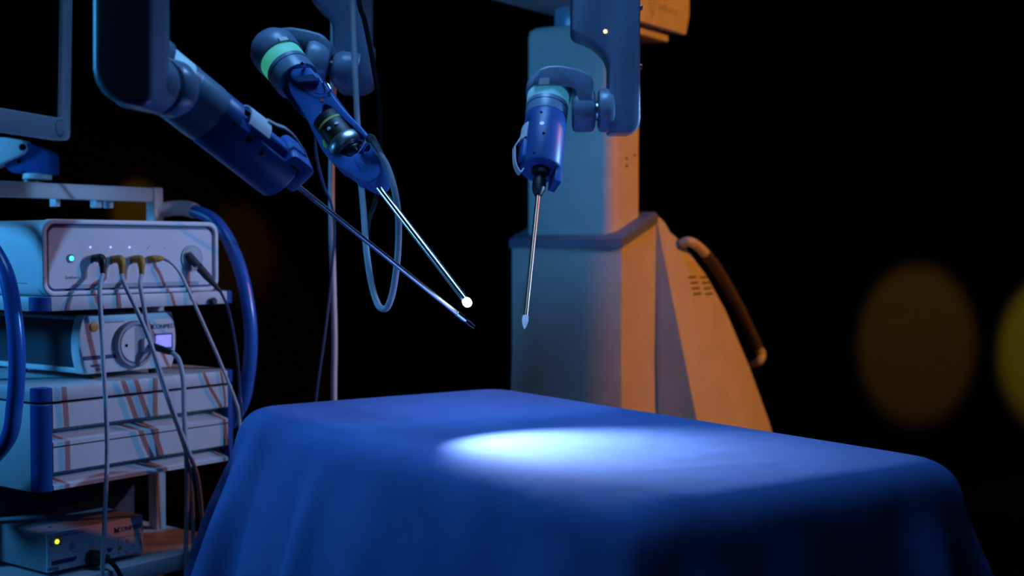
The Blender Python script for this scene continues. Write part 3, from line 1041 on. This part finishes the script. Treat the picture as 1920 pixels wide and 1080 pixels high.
def shelf(zt, zb, right=True):
    o = part('shelf', merge(cbox(W0 - RC, W1 + RC, RC, DEP, zb, zt), cbox(W0, W1, 0, RC + .004, zb, zt)), 'cart_grey', cart, .002)
    corner(zb, zt, False, o)
    corner(zb, zt, True, o)
    return o


zA1, zA0 = cz(95, 557), cz(95, 584)
shelf(zA1, zA0)
zB1, zB0 = cz(97, 727), cz(97, 754)
shelf(zB1, zB0)
zD0 = cz(97, 922)
# drawer cabinet
gap = .0045
part('drawer_case', merge(cbox(W0 - RC, W0 - RC + .012, RC, DEP, zD0, zB0 - gap), cbox(W1 + RC - .012, W1 + RC, RC, DEP, zD0, zB0 - gap),
                          cbox(W0 - RC + .012, W1 + RC - .012, DEP - .012, DEP, zD0, zB0 - gap), cbox(W0 - RC + .012, W1 + RC - .012, .06, DEP - .012, zD0, zD0 + .01)), 'cart_grey', cart, .001)
corner(zD0, zB0 - gap, False, cart)
corner(zD0, zB0 - gap, True, cart)
hD = (zB0 - gap - zD0) / 2
for k in range(2):
    zt = zB0 - gap - k * hD
    pr = [(0.0, zt - .001), (0.0, zt - hD * .56), (.003, zt - hD * .585), (.030, zt - hD * .60), (.032, zt - hD * .70), (.004, zt - hD * .86), (0.0, zt - hD * .885), (0.0, zt - hD + .002), (.055, zt - hD + .002), (.055, zt - .001)]
    d0 = part('drawer', prism([C(W0 + .001, b, z) for b, z in pr], CD * (W1 - W0 - .002)), 'cart_grey', cart, sharp=25)
    part('drawer_box', cbox(W0 + .01, W1 - .01, .055, DEP - .03, zt - hD + .012, zt - .012), 'device_dark', d0)
# bottom shelf and foot frame
zS1 = cz(200, 1072)
zS0 = zS1 - .035
shelf(zS1, zS0)
part('base_frame', merge(cbox(W0, W1, .03, .09, .09, .15), cbox(W0, W1, .37, .43, .09, .15), cbox(W0, W0 + .05, .03, .43, .09, .15), cbox(W1 - .05, W1, .03, .43, .09, .15)), 'cart_grey', cart, .004)
for s_, b_ in ((.03, .06), (W1 - .03, .06), (.03, .40), (W1 - .03, .40)):
    part('castor', cyl(C(s_, b_, .045), CD, -.014, .014, .045, .005, seg=24), 'black_plastic', cart)
    part('leg_post', cbox(s_ - .015, s_ + .015, b_ - .015, b_ + .015, .09, zS0), 'cart_grey', cart, .003)
# posts carry everything; a crossbar joins their tops
bP = .253
zT1, zT0 = cz(279, 352, bP), cz(279, 379, bP)
for s_ in (W0 - .012, W1):
    part('post', cbox(s_ - .014, s_ + .014, bP - .016, bP + .016, .15, zT1 + (.001 if s_ > .2 else 0)), 'cart_grey', cart, .005, 3)
part('crossbar', cbox(W0 - .026, W1 - .013, bP - .012, bP + .014, zT0, zT1), 'cart_grey', cart, .003)
for px, w_ in ((103, .012), (180, .016), (203, .012)):
    s_ = cs(px, bP + .03)
    part('bar_hook', cbox(s_ - w_ / 2, s_ + w_ / 2, bP + .016, bP + .040, zT0 - .016, zT0 + .010), 'cart_grey', cart, .002)
# curved blue handles on both sides
for s_, bmax in ((-.10, -.04), (.50, -.012)):
    sg = -1 if s_ < 0 else 1
    sp0 = W0 - .012 if s_ < 0 else W1
    zh = cz(340, 395, bP - .05)
    zl = .62
    pts = [C(s_ - sg * .010, bP - .075, zh + .002), C(s_, bP - .135, zh - .020), C(s_, bP - .185, zh - .062), C(s_, bmax + .035, zh - .135), C(s_, bmax + .008, zh - .22),
           C(s_, bmax, zh - .30), C(s_, bmax + .010, zh - .38), C(s_, bmax + .035, zh - .45), C(s_, bP - .16, zh - .52), C(s_, bP - .09, zh - .565), C(s_ - sg * .01, bP - .06, zh - .58)]
    hd = part('side_handle', tube(pts, .0155, 18, 8), 'tube_blue', cart, label='curved glossy blue push handle')
    part('handle_mount', tube([C(sp0, bP, zh - .002), C(s_ - sg * .02, bP - .02, zh + .006), C(s_ - sg * .006, bP - .055, zh + .005), C(s_ - sg * .008, bP - .085, zh - .002)], [.017, .018, .0185, .018], 18, 5), 'cart_grey', hd)
    part('handle_mount', tube([C(sp0, bP, zh - .58), C(s_ - sg * .01, bP - .03, zh - .58), C(s_ - sg * .01, bP - .07, zh - .578)], .0175, 18, 5), 'cart_grey', hd)
part('rear_panel', cbox(W0 + .05, W1 - .05, bP + .02, bP + .032, zS1, zD0), 'device_dark', cart)

# ------------------------------------------------------------------ top device
b1 = .004
S0, S1 = cs(80, b1), cs(410, b1)
z1t = cz(88, 410, b1)
z1b = zA1 + .0015
video = thing('video_control_unit', 'white box-shaped control unit with rounded front and plugs, on the top cart shelf', 'medical device', C((S0 + S1) / 2, .2, z1b))
rr1 = .026
part('case', prism([C(x, .022, z) for x, z in rrect(S0 + .002, S1 - .002, z1b, z1t - .002, .020)], -CN * .37), 'device_white', video, .001, 1)
fo = [C(x, b1, z) for x, z in rrect(S0, S1, z1b, z1t, rr1, 8)]
fi = [C(x, b1, z) for x, z in rrect(S0 + .010, S1 - .010, z1b + .009, z1t - .010, rr1 - .008, 8)]
part('front_bezel', ring_prism(fo, fi, -CN * .020), 'device_white', video, .0025, 3)
part('groove', prism([C(x, b1 + .009, z) for x, z in rrect(S0 + .008, S1 - .008, z1b + .007, z1t - .008, rr1 - .006, 8)], -CN * .004), 'groove_blue', video)
face = part('front_panel', prism([C(x, b1 + .004, z) for x, z in rrect(S0 + .0155, S1 - .0155, z1b + .0135, z1t - .0170, rr1 - .011, 8)], -CN * .006), 'device_panel', video, .0008, 1)
FB = b1 + .004
seam = cz(20, 525, b1)
part('case_seam', obox(C0, CD, -CN, Z, S0 + .0012, S0 + .0022, .06, .36, z1b + .024, z1b + .0252), 'groove_blue', video)


def disc(parent, name, px, py, r, m, b, t=.002, seg=24, inset=.001):
    return part(name, cyl(cp(px, py, b), CN, -inset, t, r, seg=seg), m, parent)


disc(face, 'power_button', 132, 484.5, .0085, 'groove_blue', FB, .0016)
disc(face, 'power_light', 133, 484.5, .0052, 'led_green', FB, .0030)
for px in (169, 207, 242.5):
    disc(face, 'indicator_light', px, 463.5, .0022, 'led_blue', FB, .0012, 12)
disc(face, 'idle_light', 308, 465, .0014, 'yellow_print', FB, .0010, 12)
disc(face, 'light_port_ring', 359, 484, .0285, 'device_grey', FB, .003, 40)
disc(face, 'light_port_plate', 359, 484, .0235, 'cable_grey', FB, .0045, 40)
part('print', lettering('Senhance', .0095, cp(137, 520, FB) + CN * .0002, CD, Z), 'embossed_print', face)
part('gas_mark', tube([cp(275, 468, FB), cp(279, 463, FB), cp(281, 459, FB)], .0006, 6, 3), 'grey_print', face)
part('lower_slot', prism([C(x, FB - .0004, z) for x, z in rrect(cs(135, FB), cs(372, FB), z1b + .0132, z1b + .022, .004)], CN * .0006), 'device_grey', face)

# ------------------------------------------------------------------ middle device
b2 = .055
z2b = zB1 + .013
insuf = thing('insufflator', 'rounded pale device with a big round dial and violet screen, on top of the drawers', 'medical device', C(.2, .2, zB1))
S20, S21 = cs(146, b2), cs(329, b2)
z2t = cz(150, 592, b2)
hh = (z2t - z2b)
outl = []
for k in range(13):
    u = k / 12
    outl.append((S20 + .012 * (2 * u - 1) ** 2 + .0, z2b + hh * u))
for k in range(13):
    u = 1 - k / 12
    outl.append((S21 - .012 * (2 * u - 1) ** 2, z2b + hh * u))
fascia = part('fascia', prism([C(s, b2, z) for s, z in outl], -CN * .03), 'device_white', insuf, .004, 2)
part('case', merge(cbox(S20 + .018, S21 - .018, b2 + .03, b2 + .33, z2b + .012, z2t - .010)), 'device_dark', insuf, .003)
part('base_rail', cbox(S20 + .014, S21 - .014, b2 + .03, b2 + .33, z2b + .001, z2b + .012), 'device_white', insuf, .002)
part('top_cover', cbox(S20 + .014, S21 - .014, b2 + .03, b2 + .33, z2t - .010, z2t - .004), 'device_grey', insuf, .002)
for s_ in (S20 + .05, S21 - .04):
    for bb in (b2 + .03, b2 + .28):
        part('foot', cyl(C(s_, bb, zB1), Z, .0008, .0145, .010, .002, seg=20), 'black_plastic', insuf)
dc = cp(250, 645, b2)
dial = part('dial', lathe(dc, CN, [(-.002, 0), (-.002, .050), (.008, .050), (.012, .047), (.012, .0425), (.006, .040), (.006, 0)], 56), 'device_grey', fascia)
part('dial_half', prism([dc + CN * .006 + CD * (.038 * math.cos(a)) + Z * (.038 * math.sin(a)) for a in [math.radians(95 + 170 * k / 24) for k in range(25)]], CN * .004), 'device_white', dial, .001, 1)
disc(fascia, 'dial_hole', 237, 648, .0036, 'hole_black', b2 - .010, .0008, 16)
part('port_block', prism([C(x, b2 - .004, z) for x, z in rrect(cs(259, b2), cs(276, b2), cz(262, 660, b2), cz(262, 634, b2), .004)], CN * .014), 'device_white', fascia, .002)
part('screen', prism([C(x, b2 - .0004, z) for x, z in rrect(cs(290, b2), cs(319, b2), cz(305, 651, b2), cz(305, 628, b2), .001, 2)], CN * .0012), 'lcd_violet', fascia)
part('screen_surround', prism([C(x, b2 + .0004, z) for x, z in rrect(cs(287, b2), cs(322, b2), cz(305, 655, b2), cz(305, 625, b2), .002, 2)], CN * .0012), 'groove_blue', fascia)
sA, sB = cs(153, b2), cs(217, b2)
zst = cz(160, 672, b2)
part('stripe', cbox(sA, sB, b2 - .0006, b2 + .002, zst - .0042, zst + .0042), 'navy_print', fascia)
part('top_line', cbox(cs(195, b2), cs(232, b2), b2 - .0006, b2 + .002, cz(212, 604, b2) - .0012, cz(212, 604, b2) + .0012), 'grey_print', fascia)
part('power_button', cyl(cp(176, 613, b2), CN, -.001, .002, .0105, .0006, seg=32), 'green_label' if 0 else 'amber_plastic', fascia)
part('maker_name', lettering('CONMED', .0140, cp(306.5, 612, b2) + CN * .0004, CD, Z), 'navy_print', fascia)
part('maker_mark', prism([C(x, b2 - .0008, z) for x, z in ((cs(282, b2), cz(284, 617, b2)), (cs(287, b2), cz(284, 617, b2)), (cs(287, b2), cz(284, 609, b2)), (cs(282, b2), cz(284, 608, b2)))], -CN * .001), 'navy_print', fascia)
part('model_print', merge(lettering('VIKING', .0080, cp(179, 686, b2) + CN * .0004, CD, Z), lettering('3D', .0105, cp(184, 693, b2) + CN * .0004, CD, Z)), 'navy_print', fascia)
disc(fascia, 'gas_port', 278, 668, .0040, 'hole_black', b2, .001, 16)

# ------------------------------------------------------------------ bottom device
b3 = .050
z3b = zS1 + .010
cam3d = thing('camera_processor', 'low pale box with yellow-green power light, on the bottom cart shelf', 'medical device', C(.12, .2, zS1))
S30, S31 = cs(82, b3), cs(264, b3)
z3t = cz(82, 1003, b3)
part('case', cbox(S30, S31, b3 + .006, b3 + .36, z3b, z3t), 'device_grey', cam3d, .002)
f3 = part('front_panel', cbox(S30 + .0005, S31 - .0005, b3, b3 + .0065, z3b + .0005, z3t - .0005), 'device_panel', cam3d, .001)
for s_ in (S30 + .04, S31 - .03):
    for bb in (b3 + .03, b3 + .31):
        part('foot', cyl(C(s_, bb, zS1), Z, .0008, .0110, .010, .002, seg=20), 'black_plastic', cam3d)
for s_, bb in ((S30 + .04, b3 + .05), (S31 - .05, b3 + .06), (S30 + .05, b3 + .30), (S31 - .05, b3 + .30)):
    part('cover_screw', cyl(C(s_, bb, z3t), Z, -.001, .0012, .0055, .0006, seg=20), 'steel', cam3d)
part('power_button', prism([C(x, b3 - .0010, z) for x, z in rrect(cs(87, b3), cs(110, b3), cz(98, 1025, b3), cz(98, 1009, b3), .0075)], -CN * .002), 'amber_plastic', f3)
disc(f3, 'power_light', 106.5, 1015.5, .0046, 'led_lime', b3 - .001, .0018, 20)
part('button_cap', prism([C(x, b3 - .0014, z) for x, z in rrect(cs(89, b3), cs(99, b3), cz(94, 1025, b3), cz(94, 1012, b3), .0055)], -CN * .002), 'device_grey', f3)
zl3 = cz(125, 1002.5, b3)
part('top_line', cbox(cs(97, b3), cs(152, b3), b3 - .0006, b3 + .001, zl3 - .0012, zl3 + .0012), 'grey_print', f3)
part('eye_mark', merge(ring_prism(resample([C(cs(136, b3) + .0165 * math.cos(t), b3 - .0006, cz(136, 1025, b3) + .0125 * math.sin(t)) for t in [2 * math.pi * k / 32 for k in range(32)]], 32),
                                  resample([C(cs(136, b3) + .0152 * math.cos(t), b3 - .0006, cz(136, 1025, b3) + .0112 * math.sin(t)) for t in [2 * math.pi * k / 32 for k in range(32)]], 32), -CN * .001),
                       cyl(cp(136, 1025, b3), CN, -.001, .0006, .0075, seg=28)), 'device_grey', f3)
zs3 = cz(115, 1053, b3)
sa, sb_ = cs(90, b3), cs(134, b3)
part('stripe', prism([C(sa, b3 - .0006, zs3 - .0045), C(sb_, b3 - .0006, zs3 - .0045), C(sb_ + .006, b3 - .0006, zs3 + .0045), C(sa, b3 - .0006, zs3 + .0045)], -CN * .001), 'navy_print', f3)
qq = cp(206, 1031, b3)
part('stripe_tail', prism([qq + CD * -.009 + Z * .004 + CN * .0006, qq + CD * .007 + Z * .004 + CN * .0006, qq + CD * .003 - Z * .0045 + CN * .0006, qq - CD * .004 - Z * .0045 + CN * .0006], -CN * .001), 'navy_print', f3)
part('maker_name', lettering('CONMED', .0135, cp(242, 990, b3) + CN * .0004, CD, Z), 'navy_print', f3)
qq = cp(218.5, 994, b3)
part('maker_mark', prism([qq + CD * x + Z * z + CN * .0006 for x, z in ((-.006, -.006), (.006, -.006), (.006, .006), (.001, .001), (-.003, .006), (-.006, .006))], -CN * .001), 'navy_print', f3)
part('model_print', merge(lettering('VIKING', .0085, cp(99, 1067, b3) + CN * .0004, CD, Z), lettering('3D', .0105, cp(106, 1072.5, b3) + CN * .0004, CD, Z)), 'navy_print', f3)
part('panel_frame', ring_prism(resample([C(x, b3 - .0006, z) for x, z in rrect(cs(216, b3), cs(260, b3), cz(238, 1043, b3), cz(238, 1005, b3), .003)], 60),
                               resample([C(x, b3 - .0006, z) for x, z in rrect(cs(216, b3) + .001, cs(260, b3) - .001, cz(238, 1043, b3) + .001, cz(238, 1005, b3) - .001, .0025)], 60), -CN * .001), 'grey_print', f3)
for px, py, rd, mt in ((225, 1027, .0042, 'orange_print'), (238, 1014, .0028, 'red_print'), (237, 1035, .0028, 'red_print'), (249, 1022, .0030, 'device_grey')):
    disc(f3, 'panel_key', px, py, rd, mt, b3, .0010, 18)
part('side_port', cbox(cs(258, b3), cs(260, b3), b3 - .0007, b3 + .001, cz(259, 1024, b3), cz(259, 1015, b3)), 'hole_black', f3)

# ------------------------------------------------------------------ plugs and cables on the cart


def F(px, py, b):
    return cp(px, py, b)


def plug_cable(px, py, color, pts, label, grp='cables plugged into the cart devices'):
    t = thing('plug_cable', label, 'cable', F(px, py, FB), grp)
    p0 = F(px - 7, py, FB)
    p1 = p0 + CN * .024
    part('plug', merge(tube([p0 + CN * .001, p0 + CN * .010, p1, p1 + CN * .004 - Z * .008, p1 + CN * .005 - Z * .016], [.0075, .0085, .0088, .0082, .0070], 14, 4),
                       tube([p1 + CN * .005 - Z * .014, p1 + CN * .005 - Z * .022, p1 + CN * .005 - Z * .034], [.0066, .0060, .0050], 14, 4)), color, t)
    st = p1 + CN * .005 - Z * .031
    part('cord', tube([st] + pts, .0046, 12, 8), 'cable_grey', t)
    return t


plug_cable(183, 484, 'black_plastic', [F(187, 545, -.045), F(190, 610, -.055), F(194, 690, -.06), F(199, 770, -.06), F(201, 850, -.06), F(198, 930, -.06), F(195, 1010, -.06), F(192, 1090, -.06), F(192, 1250, -.06), C(.16, -.09, .02)], 'grey cable with a black elbow plug, hanging straight down the front of the cart')
plug_cable(219, 486, 'amber_plastic', [F(232, 530, -.045), F(252, 572, -.05), F(270, 612, -.055), F(288, 660, -.06), F(305, 712, -.06), F(322, 762, -.06), F(340, 812, -.06), F(358, 858, -.055), F(372, 905, -.04), F(380, 1000, -.012), F(382, 1150, -.012), C(.37, -.012, .02)], 'grey cable with an amber elbow plug, leftmost of the amber ones, slanting right')
plug_cable(256, 486, 'amber_plastic', [F(263, 535, -.035), F(270, 575, -.04), F(279, 625, -.04), F(291, 672, -.04), F(307, 725, -.04), F(324, 775, -.04), F(342, 825, -.04), F(353, 868, -.04), F(359, 920, -.03), F(362, 1000, -.012), F(362, 1150, -.012), C(.345, -.012, .02)], 'grey cable with an amber elbow plug in the middle of the top device front')
tw = thing('thin_cable', 'thin pale cable with a small straight amber plug beside the round light port', 'cable', F(290, 485, FB), 'cables plugged into the cart devices')
pw = F(279, 485, FB)
part('plug', tube([pw + CN * .002, pw + CN * .010 + CD * .004, pw + CN * .014 + CD * .016, pw + CN * .014 + CD * .028], [.0062, .0075, .0068, .0030], 14, 4), 'amber_plastic', tw)
pe = pw + CN * .014 + CD * .026
part('cord', tube([pe, F(320, 492, -.020), F(335, 508, -.025), F(350, 537, -.03), F(368, 577, -.035), F(388, 622, -.035), F(408, 667, -.035), F(426, 712, -.035), F(441, 750, -.03), F(449, 785, -.03), F(452, 900, -.03), C(.47, .02, .3), C(.47, .05, .015)], .0034, 10, 8), 'cable_pale', tw)
lg = thing('light_guide', 'dark tapered light guide connector with thin cord, in the round port of the top device', 'cable', F(352, 478, FB))
g0 = F(352, 477, FB - .004)
g1 = F(413, 546, -.055)
part('connector', merge(tube([g0, g0.lerp(g1, .12)], .0090, 18, 2), tube([g0.lerp(g1, .10), g0.lerp(g1, .32)], .0086, 18, 2), tube([g0.lerp(g1, .36), g0.lerp(g1, .6), g1], [.0092, .0086, .0036], 18, 4)), 'grip_rubber', lg)
part('metal_band', tube([g0.lerp(g1, .31), g0.lerp(g1, .37)], .0096, 20, 2), 'chrome', lg)
part('cord', tube([g1, F(420, 560, -.05), F(428, 580, -.045), F(438, 625, -.04), F(446, 680, -.035), F(450, 740, -.03), F(452, 800, -.03), C(.48, .03, .3), C(.48, .07, .015)], .0030, 10, 8), 'cable_navy', lg)
kn = part('dust_cap', lathe(cp(396, 565, 0), CN, [(.0004, 0), (.0004, .007), (.004, .0085), (.010, .0085), (.013, .006), (.013, 0)], 24), 'black_plastic', loc=cp(396, 565, 0))
tag(kn, 'small round black cap at the right end of the top shelf front', 'cap')
ih = thing('gas_hose', 'grey hose with a dark plug leaving the device with the violet screen', 'hose', F(285, 648, b2), 'cables plugged into the cart devices')
i0 = F(273, 645, b2 - .006)
i1 = F(325, 662, b2 - .075)
part('plug', tube([i0, i0.lerp(i1, .3), i0.lerp(i1, .75), i1], [.0056, .0080, .0076, .0048], 16, 4), 'black_plastic', ih)
part('cord', tube([i0.lerp(i1, .96), F(334, 672, -.035), F(340, 692, -.045), F(344, 720, -.05), F(345, 770, -.05), F(348, 830, -.048), F(351, 900, -.035), F(350, 960, -.025), F(349, 1100, -.014), C(.32, -.014, .02)], .0052, 12, 8), 'cable_grey', ih)
kp = thing('plug_cable', 'black cord with a chunky black plug in the low box on the bottom shelf', 'cable', F(176, 1044, b3), 'cables plugged into the cart devices')
k0 = F(171, 1045, b3)
part('plug', merge(tube([k0 + CN * .001, k0 + CN * .016], .0165, 24, 2), tube([k0 + CN * .016, k0 + CN * .030 + CD * .004, k0 + CN * .036 + CD * .018], [.0150, .0130, .0080], 18, 4)), 'black_plastic', kp)
part('cord', tube([k0 + CN * .034 + CD * .014, F(203, 1050, b3 - .045), F(214, 1060, b3 - .06), F(224, 1076, b3 - .07), F(230, 1100, -.03), F(232, 1200, -.03), C(.2, -.05, .02)], .0050, 12, 8), 'cable_black', kp)

# ------------------------------------------------------------------ monitor on its arm
MD = V((0.22, 0.975, 0)).normalized()
MN = V((MD.y, -MD.x, 0))
M0 = P(133, 265, 2.75)
MU = (Z + MN * 0.03).normalized()
MNN = MD.cross(MU) * 1.0
if MNN.dot(MN) < 0:
    MNN = -MNN
mon = thing('monitor', 'flat monitor with pale grey frame and black screen, above the equipment cart', 'monitor', M0 - MD * .3)


def M(a, u, n_):
    return M0 - MD * a + MU * u + MNN * n_


WM, HM = .56, .42
rim_o = [M(WM / 2 + x, HM / 2 + y, 0) for x, y in rrect(-WM / 2, WM / 2, -HM / 2, HM / 2, .016, 5)]
bz = .046
rim_i = [M(WM / 2 + x, HM / 2 + y, 0) for x, y in rrect(-WM / 2 + .036, WM / 2 - .036, -HM / 2 + bz, HM / 2 - .036, .003, 5)]
bezel = part('bezel', ring_prism(rim_o, rim_i, -MNN * .035), 'device_white', mon, .004, 3)
part('screen', prism([M(a, u, -.010) for a, u in ((.03, .04), (WM - .03, .04), (WM - .03, HM - .03), (.03, HM - .03))], -MNN * .006), 'monitor_glass', mon)
part('back_cover', prism([M(WM / 2 + x, HM / 2 + y, -.03) for x, y in rrect(-WM / 2 + .02, WM / 2 - .02, -HM / 2 + .02, HM / 2 - .02, .03, 5)], -MNN * .035), 'device_white', mon, .01, 3)
pb = onplane(112, 240, M0, MNN)
part('power_button', cyl(pb, MNN, -.001, .0035, .0150, .0015, seg=32), 'device_panel', bezel)
part('button_ring', lathe(pb, MNN, [(-.001, .0150), (-.001, .0178), (.0012, .0178), (.0012, .0150)], 32), 'device_grey', bezel)
# arm: white knuckle plate, blue bracket, grey swivel ring on the crossbar
DA = 2.86
part('mount_plate', prism([P(x, y, DA - .03) for x, y in ((-60, 255), (8, 257), (40, 262), (46, 270), (48, 280), (42, 288), (4, 306), (-60, 330))], Y * .05), 'device_white', mon, .004, 2)
part('plate_pin', cyl(P(42, 276, DA - .03), Y, -.002, .004, .0075, .0008, seg=20), 'hole_black', mon)
part('mount_bracket', prism([P(x, y, DA - .015) for x, y in ((12, 262), (45, 266), (80, 279), (95, 288), (96, 326), (52, 326), (46, 320), (38, 325), (24, 325), (12, 317), (4, 305))], Y * .06), 'cart_blue', mon, .006, 2)
part('bracket_screw', cyl(P(36, 302, DA - .015), Y, -.0015, .004, .0048, seg=16), 'hole_black', mon)
swc = P(70, 330, DA + .012)
zbar = zT1
part('swivel_ring', cyl(V((swc.x, swc.y, 0)), Z, P(70, 336, DA).z, P(70, 325, DA).z, .031, .002), 'cart_grey', mon)
part('swivel_post', cyl(V((swc.x - .012, swc.y, 0)), Z, zbar - .002, P(70, 335, DA).z, .020, .001), 'black_plastic', mon)
part('swivel_foot', cyl(V((swc.x - .016, swc.y, 0)), Z, zbar - .004, zbar + .006, .030, .001), 'cart_grey', mon)
